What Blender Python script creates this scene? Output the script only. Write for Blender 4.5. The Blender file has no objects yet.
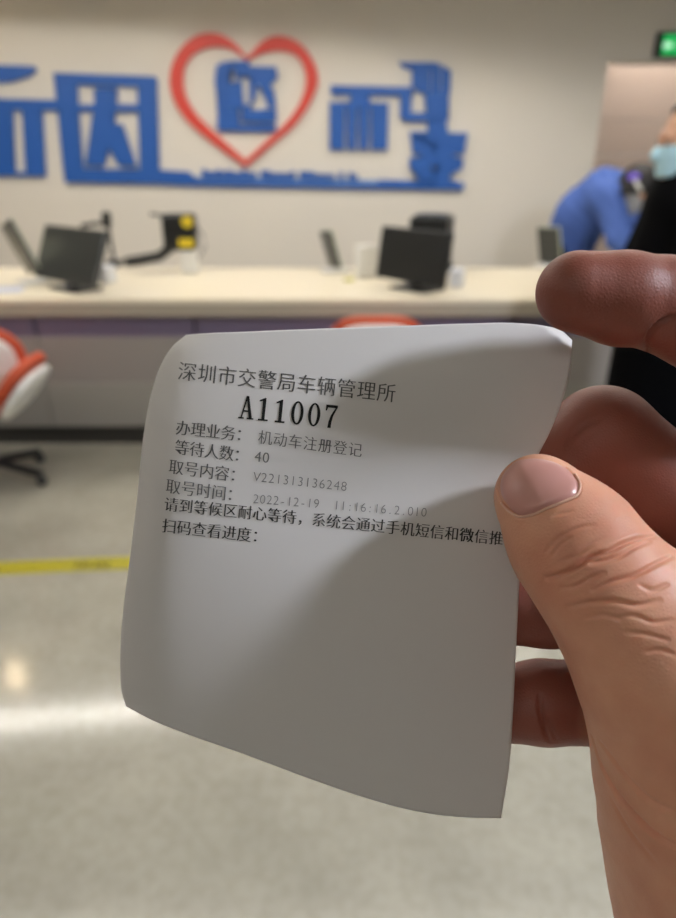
import bpy, bmesh, math, random
import numpy as np
from mathutils import Vector, Matrix, Euler

SC = bpy.context.scene
COL = SC.collection
random.seed(4)

# ------------------------------------------------------------------ camera, world, exposure
CAM_H, PITCH, FPX = 1.40, math.radians(24.5), 657.0
CX, CY = 338.0, 459.0
cam_data = bpy.data.cameras.new('camera')
cam = bpy.data.objects.new('camera', cam_data)
COL.objects.link(cam)
cam.location = (0, 0, CAM_H)
cam.rotation_euler = (math.pi / 2 - PITCH, 0, 0)
cam_data.sensor_fit = 'VERTICAL'
cam_data.sensor_height = 36.0
cam_data.lens = FPX / 918 * 36.0
cam_data.clip_start = 0.01
cam_data.dof.use_dof = True
cam_data.dof.focus_distance = 0.137
cam_data.dof.aperture_fstop = cam_data.lens / 2.1
SC.camera = cam

world = bpy.data.worlds.new('world')
SC.world = world
world.use_nodes = True
world.node_tree.nodes['Background'].inputs[0].default_value = (0.8, 0.78, 0.74, 1)
world.node_tree.nodes['Background'].inputs[1].default_value = 0.3

SC.view_settings.view_transform = 'Standard'
SC.view_settings.look = 'None'
SC.view_settings.exposure = 0.55
SC.view_settings.gamma = 1.0
SC.view_settings.use_curve_mapping = False
SC.cycles.max_bounces = 8
SC.cycles.diffuse_bounces = 5

LAMP_LINE = 37.0      # radiance of the thin linear lamp over the staff side
LAMP_ROW_FILL = 5.5       # radiance of the unseen lamp row added to brighten counter and wall
LAMP_SPOT = 130.0      # radiance of the recessed downlights
LAMP_FILL = 4.6      # radiance of the unseen fill panels added over the waiting area
LAMP_KEY = 235.0       # radiance of the square lamp above, to the right of the ticket holder

# ------------------------------------------------------------------ helpers
cR = Vector((1, 0, 0))
cF = Vector((0, math.cos(PITCH), -math.sin(PITCH)))
cU = Vector((0, math.sin(PITCH), math.cos(PITCH)))
C0 = Vector((0, 0, CAM_H))


def ray(px, py):
    return cF + cR * ((px - CX) / FPX) - cU * ((py - CY) / FPX)


def on_y(px, py, Y):
    r = ray(px, py)
    return C0 + r * (Y / r.y)


def on_z(px, py, z):
    r = ray(px, py)
    return C0 + r * ((z - CAM_H) / r.z)


def lin(c):
    out = []
    for v in c[:3]:
        v = v / 255.0
        out.append(v / 12.92 if v <= 0.04045 else ((v + 0.055) / 1.055) ** 2.4)
    return (*out, 1.0)


def mat(name, rgb, rough=0.6, metal=0.0, spec=0.5, noise=0.0, nscale=8.0, bump=0.0, bscale=60.0,
        emit=None, estr=0.0, sss=0.0):
    m = bpy.data.materials.new(name)
    m.use_nodes = True
    nt = m.node_tree
    b = nt.nodes['Principled BSDF']
    b.inputs['Base Color'].default_value = lin(rgb)
    b.inputs['Roughness'].default_value = rough
    b.inputs['Metallic'].default_value = metal
    b.inputs['Specular IOR Level'].default_value = spec
    tc = nt.nodes.new('ShaderNodeTexCoord')
    if noise > 0:
        n = nt.nodes.new('ShaderNodeTexNoise')
        n.inputs['Scale'].default_value = nscale
        n.inputs['Detail'].default_value = 5
        nt.links.new(tc.outputs['Object'], n.inputs['Vector'])
        mix = nt.nodes.new('ShaderNodeMix')
        mix.data_type = 'RGBA'
        mix.inputs[6].default_value = tuple(v * (1 - noise) for v in lin(rgb)[:3]) + (1,)
        mix.inputs[7].default_value = tuple(min(1, v * (1 + noise)) for v in lin(rgb)[:3]) + (1,)
        nt.links.new(n.outputs['Fac'], mix.inputs[0])
        nt.links.new(mix.outputs[2], b.inputs['Base Color'])
    if bump > 0:
        n2 = nt.nodes.new('ShaderNodeTexNoise')
        n2.inputs['Scale'].default_value = bscale
        n2.inputs['Detail'].default_value = 4
        nt.links.new(tc.outputs['Object'], n2.inputs['Vector'])
        bp = nt.nodes.new('ShaderNodeBump')
        bp.inputs['Strength'].default_value = bump
        bp.inputs['Distance'].default_value = 0.002
        nt.links.new(n2.outputs['Fac'], bp.inputs['Height'])
        nt.links.new(bp.outputs['Normal'], b.inputs['Normal'])
    if emit is not None:
        b.inputs['Emission Color'].default_value = lin(emit)
        b.inputs['Emission Strength'].default_value = estr
    if sss > 0:
        b.inputs['Subsurface Weight'].default_value = sss
        b.inputs['Subsurface Radius'].default_value = (1.0, 0.35, 0.2)
        b.inputs['Subsurface Scale'].default_value = 0.004
    return m


class MB:
    """collects shapes (world coordinates) and links them as one mesh object"""

    def __init__(self):
        self.bm = bmesh.new()

    def box(self, c, s, rot=None, bevel=0.0, seg=2):
        r = bmesh.ops.create_cube(self.bm, size=1.0)
        vs = r['verts']
        bmesh.ops.scale(self.bm, vec=s, verts=vs)
        if bevel > 0:
            es = list({e for v in vs for e in v.link_edges})
            rb = bmesh.ops.bevel(self.bm, geom=es, offset=bevel, segments=seg, affect='EDGES', profile=0.5)
            vs = list({v for f in rb['faces'] for v in f.verts} | {v for v in vs if v.is_valid})
        M = Matrix.Translation(Vector(c))
        if rot is not None:
            M = M @ (rot if isinstance(rot, Matrix) else Euler(rot).to_matrix().to_4x4())
        bmesh.ops.transform(self.bm, matrix=M, verts=vs)
        return self

    def cyl(self, a, b, r1, r2=None, n=20):
        a, b = Vector(a), Vector(b)
        d = b - a
        r = bmesh.ops.create_cone(self.bm, cap_ends=True, cap_tris=False, segments=n, radius1=r1,
                                  radius2=r1 if r2 is None else r2, depth=d.length)
        M = Matrix.Translation((a + b) / 2) @ d.to_track_quat('Z', 'Y').to_matrix().to_4x4()
        bmesh.ops.transform(self.bm, matrix=M, verts=r['verts'])
        return self

    def ball(self, c, r, s=(1, 1, 1), n=16):
        q = bmesh.ops.create_uvsphere(self.bm, u_segments=n, v_segments=max(8, n * 2 // 3), radius=r)
        bmesh.ops.scale(self.bm, vec=s, verts=q['verts'])
        bmesh.ops.translate(self.bm, vec=Vector(c), verts=q['verts'])
        return self

    def tube(self, pts, r, n=10):
        pts = [Vector(p) for p in pts]
        rings = []
        for i, p in enumerate(pts):
            t = (pts[min(i + 1, len(pts) - 1)] - pts[max(i - 1, 0)]).normalized()
            q = t.to_track_quat('Z', 'Y')
            rings.append([self.bm.verts.new(p + q @ Vector((r * math.cos(2 * math.pi * k / n), r * math.sin(2 * math.pi * k / n), 0))) for k in range(n)])
        for a, b in zip(rings, rings[1:]):
            for k in range(n):
                self.bm.faces.new((a[k], a[(k + 1) % n], b[(k + 1) % n], b[k]))
        self.bm.faces.new(rings[0][::-1])
        self.bm.faces.new(rings[-1])
        return self

    def prism(self, pts, ext):
        """closed outline of 3-D points swept by ext"""
        ext = Vector(ext)
        a = [self.bm.verts.new(Vector(p)) for p in pts]
        b = [self.bm.verts.new(Vector(p) + ext) for p in pts]
        n = len(a)
        f1 = self.bm.faces.new(a)
        f2 = self.bm.faces.new(b[::-1])
        for i in range(n):
            self.bm.faces.new((a[i], b[i], b[(i + 1) % n], a[(i + 1) % n]))
        bmesh.ops.triangulate(self.bm, faces=[f1, f2])
        return self

    def build(self, name, m, parent=None, origin=None, smooth=False):
        bmesh.ops.recalc_face_normals(self.bm, faces=self.bm.faces[:])
        if parent is not None:
            inv = world_mat(parent).inverted()
            self.bm.transform(inv)
            loc = None
        else:
            if origin is None:
                vs = [v.co for v in self.bm.verts]
                lo = [min(v[i] for v in vs) for i in range(3)]
                hi = [max(v[i] for v in vs) for i in range(3)]
                origin = Vector(((lo[0] + hi[0]) / 2, (lo[1] + hi[1]) / 2, lo[2]))
            loc = Vector(origin)
            bmesh.ops.translate(self.bm, vec=-loc, verts=self.bm.verts[:])
        me = bpy.data.meshes.new(name)
        self.bm.to_mesh(me)
        self.bm.free()
        return link_mesh(name, me, m, parent, loc, smooth)


def world_mat(o):
    M = Matrix.LocRotScale(o.location, o.rotation_euler, o.scale)
    return world_mat(o.parent) @ M if o.parent else M


def link_mesh(name, me, m, parent=None, loc=None, smooth=False):
    o = bpy.data.objects.new(name, me)
    COL.objects.link(o)
    if m is not None:
        me.materials.append(m)
    if parent is not None:
        o.parent = parent
    if loc is not None:
        o.location = loc
    if smooth:
        me.polygons.foreach_set('use_smooth', [True] * len(me.polygons))
    return o


def mesh_from(name, V, F, m, parent=None, origin=(0, 0, 0), smooth=True):
    """world-space vertices; stored relative to the parent or to origin"""
    V = np.asarray(V, dtype=float)
    base = np.array(world_mat(parent).translation if parent is not None else origin)
    me = bpy.data.meshes.new(name)
    me.from_pydata((V - base).tolist(), [], [tuple(int(i) for i in f) for f in F])
    me.update()
    return link_mesh(name, me, m, parent, None if parent is not None else Vector(origin), smooth)


def tag(o, label, cat, group=None):
    o['label'] = label
    o['category'] = cat
    if group:
        o['group'] = group
    return o


def thing(name, label, cat, loc, rz=0.0, group=None):
    o = bpy.data.objects.new(name, None)
    o.empty_display_size = 0.1
    COL.objects.link(o)
    o.location = loc
    o.rotation_euler = (0, 0, rz)
    return tag(o, label, cat, group)


def struct(o):
    o['kind'] = 'structure'
    return o


# ------------------------------------------------------------------ implicit surfaces (bodies, hands)
def smin(a, b, k):
    if k <= 0:
        return np.minimum(a, b)
    h = np.maximum(k - np.abs(a - b), 0) / k
    return np.minimum(a, b) - h * h * k * 0.25


def capsule(P, a, b, ra, rb):
    a = np.asarray(a, float)
    d = np.asarray(b, float) - a
    L = max(float(d @ d), 1e-12)
    q = P - a
    h = np.clip((q @ d) / L, 0, 1)
    return np.linalg.norm(q - h[:, None] * d, axis=1) - (ra + (rb - ra) * h)


def chain(P, pts, k):
    """pts: list of (x,y,z,r)"""
    D = None
    for p, q in zip(pts, pts[1:]):
        c = capsule(P, p[:3], q[:3], p[3], q[3])
        D = c if D is None else smin(D, c, k)
    return D


def ellip(P, c, r):
    q = (P - np.asarray(c, float)) / np.asarray(r, float)
    n = np.linalg.norm(q, axis=1)
    return (n - 1) * min(r)


def surface_nets(sdf, lo, hi, h):
    lo, hi = np.asarray(lo, float), np.asarray(hi, float)
    cf = 4
    n = np.ceil((hi - lo) / (h * cf)).astype(int) + 1
    ax = [lo[i] + np.arange(n[i]) * h * cf for i in range(3)]
    G = np.stack(np.meshgrid(*ax, indexing='ij'), -1).reshape(-1, 3)
    S = sdf(G).reshape(n)
    near = np.abs(S) < h * cf * 2.2
    N = n * cf
    fine = np.repeat(np.repeat(np.repeat(S, cf, 0), cf, 1), cf, 2)
    mask = np.repeat(np.repeat(np.repeat(near, cf, 0), cf, 1), cf, 2)
    idx = np.argwhere(mask)
    for s in range(0, len(idx), 400000):
        i = idx[s:s + 400000]
        # a repeated coarse cell covers [0,cf) steps after its sample, centred by half a cell
        fine[i[:, 0], i[:, 1], i[:, 2]] = sdf(lo + (i - cf // 2) * h)
    inside = fine < 0
    c = inside[:-1, :-1, :-1].astype(np.int8)
    tot = np.zeros(c.shape, np.int8)
    for dx in (0, 1):
        for dy in (0, 1):
            for dz in (0, 1):
                tot += inside[dx:N[0] - 1 + dx, dy:N[1] - 1 + dy, dz:N[2] - 1 + dz]
    act = (tot > 0) & (tot < 8)
    cells = np.argwhere(act)
    vid = -np.ones(act.shape, np.int64)
    vid[act] = np.arange(len(cells))
    acc = np.zeros((len(cells), 3))
    cnt = np.zeros(len(cells))
    corners = [(x, y, z) for x in (0, 1) for y in (0, 1) for z in (0, 1)]
    val = {k: fine[cells[:, 0] + k[0], cells[:, 1] + k[1], cells[:, 2] + k[2]] for k in corners}
    for a in corners:
        for axn in range(3):
            if a[axn] == 0:
                b = list(a)
                b[axn] = 1
                b = tuple(b)
                va, vb = val[a], val[b]
                cr = (va < 0) != (vb < 0)
                t = np.where(cr, va / np.where(va - vb == 0, 1, va - vb), 0)
                p = np.tile(np.array(a, float), (len(cells), 1))
                p[:, axn] += t
                acc[cr] += p[cr]
                cnt[cr] += 1
    V = lo + (cells - cf // 2 + acc / np.maximum(cnt, 1)[:, None]) * h
    faces = []
    for axn in range(3):
        u, v = [(1, 2), (2, 0), (0, 1)][axn]
        sl0 = [slice(1, -1)] * 3
        sl1 = [slice(1, -1)] * 3
        sl0[axn] = slice(0, -1)
        sl1[axn] = slice(1, None)
        A, B = inside[tuple(sl0)], inside[tuple(sl1)]
        e = np.argwhere(A != B)
        off = np.array([1, 1, 1])
        off[axn] = 0
        e = e + off
        flip = inside[e[:, 0], e[:, 1], e[:, 2]]

        def gid(du, dv):
            q = e.copy()
            q[:, u] -= du
            q[:, v] -= dv
            return vid[q[:, 0], q[:, 1], q[:, 2]]
        Q = np.stack([gid(1, 1), gid(0, 1), gid(0, 0), gid(1, 0)], 1)
        Q[~flip] = Q[~flip][:, ::-1]
        faces.append(Q[(Q >= 0).all(1)])
    F = np.concatenate(faces)
    for _ in range(2):
        g = gradient(sdf, V, h * 0.25)
        d = np.clip(sdf(V), -h, h)
        V = V - g * d[:, None] * 0.9
    return V, F


def gradient(sdf, V, e):
    g = np.stack([sdf(V + np.eye(3)[i] * e) - sdf(V - np.eye(3)[i] * e) for i in range(3)], 1)
    return g / np.maximum(np.linalg.norm(g, axis=1), 1e-9)[:, None]


# ------------------------------------------------------------------ materials of the room
M_wall = mat('warm_white_paint', (228, 222, 211), 0.75, noise=0.02, nscale=1.5, spec=0.3)
M_hall = mat('dimmed_hall_wall', (120, 118, 114), 0.8)  # unseen hall walls darkened in colour to cut bounced light
M_ceil = mat('ceiling_paint', (215, 212, 205), 0.9)
M_corr = mat('beige_wall_panel', (214, 196, 183), 0.6)
M_blue = mat('blue_acrylic', (34, 92, 176), 0.45)
M_paleblue = mat('pale_blue_acrylic', (126, 156, 205), 0.5)
M_red = mat('red_acrylic', (218, 72, 60), 0.45)
M_cream = mat('cream_solid_surface', (230, 220, 196), 0.35)
M_fascia = mat('counter_fascia', (168, 158, 142), 0.5)
M_recess = mat('violet_grey_panel', (120, 108, 132), 0.5)
M_front = mat('taupe_laminate', (146, 139, 134), 0.5, noise=0.04, nscale=3)
M_front2 = mat('grey_laminate', (150, 146, 138), 0.5, noise=0.04, nscale=3)
M_plinth = mat('dark_plinth', (58, 56, 52), 0.4)
M_black = mat('black_plastic', (24, 26, 27), 0.4)
M_charcoal = mat('charcoal_plastic', (62, 64, 62), 0.3)
M_screen = mat('dark_screen_glass', (12, 13, 15), 0.1)
M_white = mat('white_plastic', (232, 231, 226), 0.35)
M_yellow = mat('yellow_sticker', (226, 200, 40), 0.5)
M_orange = mat('orange_fabric', (190, 76, 42), 0.65, bump=0.2, bscale=400)
M_steel = mat('grey_steel', (150, 150, 150), 0.3, metal=0.8)
M_tape = mat('yellow_floor_tape', (176, 166, 46), 0.35)
M_tapeink = mat('tape_print', (96, 92, 30), 0.4)

# polished stone floor with speckle and soft clouding
M_floor = bpy.data.materials.new('polished_terrazzo')
M_floor.use_nodes = True
nt = M_floor.node_tree
b = nt.nodes['Principled BSDF']
tc = nt.nodes.new('ShaderNodeTexCoord')
n1 = nt.nodes.new('ShaderNodeTexNoise'); n1.inputs['Scale'].default_value = 3.2; n1.inputs['Detail'].default_value = 7; n1.inputs['Roughness'].default_value = 0.65
n2 = nt.nodes.new('ShaderNodeTexNoise'); n2.inputs['Scale'].default_value = 38; n2.inputs['Detail'].default_value = 4
cr = nt.nodes.new('ShaderNodeValToRGB')
cr.color_ramp.elements[0].position = 0.3; cr.color_ramp.elements[0].color = lin((150, 146, 133))
cr.color_ramp.elements[1].position = 0.72; cr.color_ramp.elements[1].color = lin((172, 168, 154))
cr2 = nt.nodes.new('ShaderNodeValToRGB')
cr2.color_ramp.elements[0].position = 0.35; cr2.color_ramp.elements[0].color = (0.9, 0.9, 0.88, 1)
cr2.color_ramp.elements[1].position = 0.6; cr2.color_ramp.elements[1].color = (1, 1, 1, 1)
mx = nt.nodes.new('ShaderNodeMix'); mx.data_type = 'RGBA'; mx.blend_type = 'MULTIPLY'; mx.inputs[0].default_value = 1
nt.links.new(tc.outputs['Object'], n1.inputs['Vector']); nt.links.new(tc.outputs['Object'], n2.inputs['Vector'])
nt.links.new(n1.outputs['Fac'], cr.inputs[0]); nt.links.new(n2.outputs['Fac'], cr2.inputs[0])
nt.links.new(cr.outputs[0], mx.inputs[6]); nt.links.new(cr2.outputs[0], mx.inputs[7])
nt.links.new(mx.outputs[2], b.inputs['Base Color'])
b.inputs['Roughness'].default_value = 0.125
b.inputs['Specular IOR Level'].default_value = 0.5

# ------------------------------------------------------------------ the room
WY = 5.6            # wall with the sign
CEIL = 2.7
XL, XR, YB = -6.0, 6.0, -5.0
struct(MB().box((0, 0.8, -0.05), (12.4, 12.0, 0.1)).build('floor', M_floor, origin=(0, 0, 0)))
struct(MB().box((0, 0.8, CEIL + 0.05), (12.4, 12.0, 0.1)).build('ceiling', M_ceil))
dl = on_y(603, 100, WY).x
dr = dl + 1.25
dt = on_y(620, 62, WY).z
w = MB()
w.box(((XL + dl) / 2, WY + 0.1, CEIL / 2), (dl - XL, 0.2, CEIL))
w.box(((XR + dr) / 2, WY + 0.1, CEIL / 2), (XR - dr, 0.2, CEIL))
w.box(((dl + dr) / 2, WY + 0.1, (CEIL + dt) / 2), (dr - dl, 0.2, CEIL - dt))
struct(w.build('wall_back', M_wall))
struct(MB().box((XL - 0.05, 0.3, CEIL / 2), (0.1, 10.8, CEIL)).build('wall_left', M_hall))
struct(MB().box((XR + 0.05, 0.3, CEIL / 2), (0.1, 10.8, CEIL)).build('wall_right', M_hall))
struct(MB().box((0, YB - 0.05, CEIL / 2), (12, 0.1, CEIL)).build('wall_front', M_hall))
struct(MB().box((0, 4.62, CEIL - 0.085), (12, 0.14, 0.17)).build('shade_bulkhead', M_ceil))  # unseen bulkhead added to shade the top of the sign wall
# panelled passage behind the opening
w = MB()
py0 = WY + 0.75
seams = [CEIL, on_y(630, 120, py0).z, on_y(630, 155, py0).z, 0.55, 0.0]
for a, c in zip(seams, seams[1:]):
    w.box(((dl + dr) / 2, py0 + 0.05, (a + c) / 2), (2.6, 0.1, a - c - 0.006), bevel=0.003, seg=1)
struct(w.build('wall_passage', M_corr))

# ------------------------------------------------------------------ lamps of the ceiling, some added as fill
M_lampw = mat('lamp_white', (240, 240, 238), 0.5)


def emitter(name, rgb, s):
    return mat(name, (250, 250, 250), 0.5, emit=rgb, estr=s)


E_line = emitter('linear_lamp_glow', (255, 249, 240), LAMP_LINE)
E_row_fill = emitter('row_fill_glow', (255, 249, 240), LAMP_ROW_FILL)
E_spot = emitter('downlight_glow', (255, 226, 184), LAMP_SPOT)
E_fill = emitter('fill_panel_glow', (255, 250, 244), LAMP_FILL)
E_key = emitter('square_lamp_glow', (236, 242, 255), LAMP_KEY)


def downlight(x, y, label):
    t = thing('downlight', label, 'lamp', (x, y, CEIL), 0, 'recessed ceiling downlights')
    m = MB()
    for k in range(28):
        a0, a1 = 2 * math.pi * k / 28, 2 * math.pi * (k + 1) / 28
        q = [(x + r * math.cos(a), y + r * math.sin(a), CEIL - z) for a, r, z in ((a0, 0.06, 0.003), (a1, 0.06, 0.003), (a1, 0.04, 0.012), (a0, 0.04, 0.012))]
        m.bm.faces.new([m.bm.verts.new(p) for p in q])
    m.build('trim_ring', M_lampw, t)
    MB().cyl((x, y, CEIL - 0.001), (x, y, CEIL - 0.006), 0.04, n=28).build('diffuser', E_spot, t)
    return t


def mirror_hit(px, py):
    r = ray(px, py)
    f = C0 + r * (-CAM_H / r.z)
    k = CEIL / -r.z
    return f.x + r.x * k, f.y + r.y * k


x1, y1 = mirror_hit(47, 591)
x2, y2 = mirror_hit(16, 678)
downlight(x1, min(y1, WY - 0.2), 'round downlight beside the sign wall, reflected near the yellow tape')
downlight(x2, y2, 'round downlight over the counter, reflected at the left of the floor')


def lamp_bar(cx, cy, L, W, rz, label, e, name='linear_lamp', group='ceiling lamps'):
    t = thing(name, label, 'lamp', (cx, cy, CEIL), rz, group)
    R = Matrix.Rotation(rz, 4, 'Z')
    MB().box((cx, cy, CEIL - 0.015), (L, W, 0.028), R).build('housing', M_lampw, t)
    MB().box((cx, cy, CEIL - 0.033), (L - 0.02, W - 0.012, 0.008), R).build('diffuser', e, t)
    return t


ax, ay = mirror_hit(10, 724)
bx_, by_ = mirror_hit(130, 714)
rz = math.atan2(by_ - ay, bx_ - ax)
lamp_bar((ax + bx_) / 2 + 1.7, (ay + by_) / 2 + 1.7 * math.tan(rz), 6.6, 0.075, rz, 'long linear lamp running over the staff side of the counter', E_line)
lamp_bar(-0.2, 2.2, 7.0, 0.28, 0, 'added wide lamp row over the waiting chairs, brightening counter and wall', E_row_fill)
lamp_bar(-2.6, 0.4, 1.2, 0.6, 0, 'added flat fill panel to the left of the person holding the ticket', E_fill, 'fill_panel')
lamp_bar(-0.9, -1.9, 1.2, 0.6, 0, 'added flat fill panel behind the person holding the ticket', E_fill, 'fill_panel')
lamp_bar(2.0, -0.1, 0.34, 0.34, 0, 'square ceiling lamp to the right of the person holding the ticket', E_key, 'square_lamp')
lamp_bar((dl + dr) / 2, WY + 0.45, 0.9, 0.3, 0, 'added fill lamp inside the passage behind the sign wall', emitter('passage_fill_glow', (255, 250, 246), 7.0), 'fill_panel')  # unseen lamp added to brighten the passage panels

# ------------------------------------------------------------------ sign on the wall
SY = WY - 0.035


def wp(px, py, y=SY):
    return on_y(px, py, y)


def poly(mb, pts, depth=0.033):
    mb.count = getattr(mb, 'count', 0) + 1      # overlapping strokes sit a hair apart
    mb.prism([wp(*p, y=SY - 0.0006 * mb.count) for p in pts], (0, depth, 0))


def rect(mb, x0, y0, x1, y1, depth=0.033):
    poly(mb, [(x0, y0), (x1, y0), (x1, y1), (x0, y1)], depth)


sg = thing('wall_sign', 'large blue lettering joined by a long underline bar on the pale wall', 'sign', wp(230, 186, WY - 0.001))
m = MB()      # xin
poly(m, [(-22, 64), (33, 66), (36, 70), (29, 76), (10, 82), (-10, 83), (-22, 83)])
poly(m, [(-22, 98), (57, 100), (58, 110.5), (-22, 110)])
poly(m, [(21.5, 109), (41.5, 109), (45, 175), (25.5, 175)])
poly(m, [(-18, 108), (12, 109), (14.5, 176), (-10, 176)])
poly(m, [(-12, 171), (45, 173), (45, 176.5), (-12, 176)])
poly(m, [(-90, 84), (-30, 84), (-30, 96), (-90, 96)])
poly(m, [(-66, 60), (-52, 60), (-50, 176), (-64, 176)])
poly(m, [(-94, 118), (-28, 119), (-28, 131), (-94, 130)])
poly(m, [(-88, 140), (-76, 140), (-72, 172), (-86, 172)])
poly(m, [(-44, 140), (-32, 140), (-30, 172), (-42, 172)])
m.build('character_new', M_blue, sg)
m = MB()      # yin
poly(m, [(53.3, 72.6), (75.5, 74), (83.5, 182), (64.5, 182)])
poly(m, [(53.3, 72.6), (154, 76.2), (156.5, 79), (157, 87.2), (75, 85)])
poly(m, [(137, 82), (156.5, 80), (158.8, 172), (139.6, 172)])
poly(m, [(64, 168.5), (160, 169.5), (163, 184), (64.5, 182.4)])
rect(m, 73, 104.5, 139, 111.5)
rect(m, 94, 88, 116, 106)
poly(m, [(93, 109), (115, 109), (113.5, 128), (104, 166), (85, 166), (87, 152)])
poly(m, [(104, 122), (112, 123), (122, 124.5), (136, 166), (118.5, 166), (108.5, 148)])
m.build('character_cause', M_blue, sg)
m = MB()      # er
poly(m, [(330.6, 85.3), (413, 87), (413, 96), (331, 94.5)])
rect(m, 350, 94, 370, 104)
for a, c in ((329.5, 345.3), (347, 357.2), (358.8, 369.4), (371, 388.5)):
    poly(m, [(a, 104.5), (c, 104.5), (c - 1.2, 150), (a + 0.2, 150)])
poly(m, [(329.5, 101.8), (388.6, 102.8), (388.4, 107), (329.5, 106.5)])
m.build('character_and', M_blue, sg)
m = MB()      # gai
poly(m, [(399, 62), (438, 62.6), (438, 69.5), (412, 70), (403, 67.5)])
poly(m, [(412, 69), (424, 62), (430.3, 63), (430, 95), (424, 94), (412, 88)])
poly(m, [(431.8, 62.5), (440.2, 64), (440, 95), (431.4, 95)])
poly(m, [(441.6, 64.5), (451, 71), (450, 93), (445, 97), (441.4, 97)])
poly(m, [(424, 93), (449, 93), (445, 98), (444, 107), (449, 120), (439, 121), (437.5, 113), (435, 121), (426.5, 121), (429, 106)])
poly(m, [(424, 62), (440, 64), (440, 68), (424, 67)])
poly(m, [(400, 88), (412, 88), (411, 113), (400.5, 119)])
poly(m, [(400.5, 113), (428, 112.5), (432, 121), (404, 121.5)])
m.build('character_reform', M_blue, sg)
m = MB()      # bian
poly(m, [(427, 119), (446, 119), (448, 133), (428, 133)])
poly(m, [(410, 131.5), (468, 133), (464, 154), (438.5, 154), (438.5, 143), (435.5, 143), (435.5, 154), (413, 154)])
poly(m, [(409.5, 158.5), (421, 156), (424, 153), (434, 153), (434, 165), (431, 168), (434, 171), (435.5, 177), (435.5, 183), (419.5, 183), (417, 175), (410, 168.5)])
poly(m, [(434, 153), (451, 153), (455, 157), (463.5, 158.5), (462.5, 168.5), (451, 174), (449.5, 183), (435.5, 183), (435.5, 177), (437, 171), (440, 168), (437, 165), (434, 165)])
poly(m, [(447, 179), (465, 183.5), (463, 190), (444, 189.5)])
m.build('character_change', M_blue, sg)
m = MB()      # underline
poly(m, [(158, 170), (188, 171.5), (198, 180), (198, 186.2), (158, 184.2)])
poly(m, [(197, 180), (379, 184), (379, 189), (197, 186)])
poly(m, [(378, 179.5), (450, 181.5), (450, 189.8), (378, 188.8)])
m.build('underline_bar', M_blue, sg)
m = MB()
poly(m, [(197, 176), (379, 180), (379, 184.5), (197, 180.5)], 0.02)
m.build('caption_strip', M_paleblue, sg)
# small raised caption, too blurred to read
x = 202.0
rs = random.Random(9)
for word in (11, 7, 7, 1, 2):
    m = MB()
    xa = x
    for i in range(word):
        yb = 177.5 + (x - 202) * 0.022
        hgt = 8.6 if (i == 0 or rs.random() < 0.3) else 6.4
        poly(m, [(x, yb - hgt), (x + 4.3, yb - hgt), (x + 4.3, yb + 1), (x, yb + 1)], 0.025)
        x += 4.95
    poly(m, [(xa, 176.5 + (xa - 202) * 0.022), (x - 0.65, 176.5 + (x - 202) * 0.022), (x - 0.65, 178.5 + (x - 202) * 0.022), (xa, 178.5 + (xa - 202) * 0.022)], 0.025)
    m.build('caption_word', M_blue, sg)
    x += 4.4

# you (nin) inside the heart
m = MB()
poly(m, [(216, 66), (222, 62), (233, 60.5), (236, 68), (229, 72), (226, 84), (227.5, 131), (218, 131), (219, 92), (214.5, 84)])
poly(m, [(232, 61), (248, 60.5), (249, 66), (276, 66.5), (277.5, 78), (270, 84.5), (254, 84), (252, 77), (243, 74), (236, 78)])
poly(m, [(229, 84), (241.5, 79), (243.5, 106), (227, 106)])
poly(m, [(249.5, 78), (257, 82), (256, 96), (251, 106), (249.5, 106)])
poly(m, [(258, 84), (270, 84), (274, 92), (276, 107), (268, 107), (264, 95)])
poly(m, [(218, 109), (238.5, 108.5), (239, 127), (240, 131), (217, 131)])
poly(m, [(241.5, 108), (258, 110), (276, 108), (276, 122.3), (241.5, 121.6)])
poly(m, [(238, 124.6), (276, 124.6), (275.5, 131.5), (238, 131.5)])
poly(m, [(226, 104), (250, 104.5), (250, 108.6), (226, 108)])
tag(m.build('sign_character', M_blue), 'blue character mounted inside the red heart on the wall', 'sign')


def resample(pts, n):
    P = np.array(pts, float)
    s = np.r_[0, np.cumsum(np.linalg.norm(np.diff(P, axis=0), axis=1))]
    # smooth through the knots
    t = np.linspace(0, s[-1], n)
    return smooth_interp(s, P, t)


def smooth_interp(s, P, t):
    P = np.asarray(P, float)
    if P.ndim == 1:
        P = P[:, None]
    m = np.zeros_like(P)
    d = np.diff(P, axis=0) / np.diff(s)[:, None]
    m[1:-1] = (d[1:] * np.diff(s)[:-1, None] + d[:-1] * np.diff(s)[1:, None]) / (np.diff(s)[1:] + np.diff(s)[:-1])[:, None]
    m[0], m[-1] = d[0], d[-1]
    i = np.clip(np.searchsorted(s, t, 'right') - 1, 0, len(s) - 2)
    h = np.diff(s)[i]
    u = ((t - s[i]) / h)[:, None]
    h = h[:, None]
    return ((2 * u**3 - 3 * u**2 + 1) * P[i] + (u**3 - 2 * u**2 + u) * h * m[i] + (-2 * u**3 + 3 * u**2) * P[i + 1] + (u**3 - u**2) * h * m[i + 1])


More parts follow.
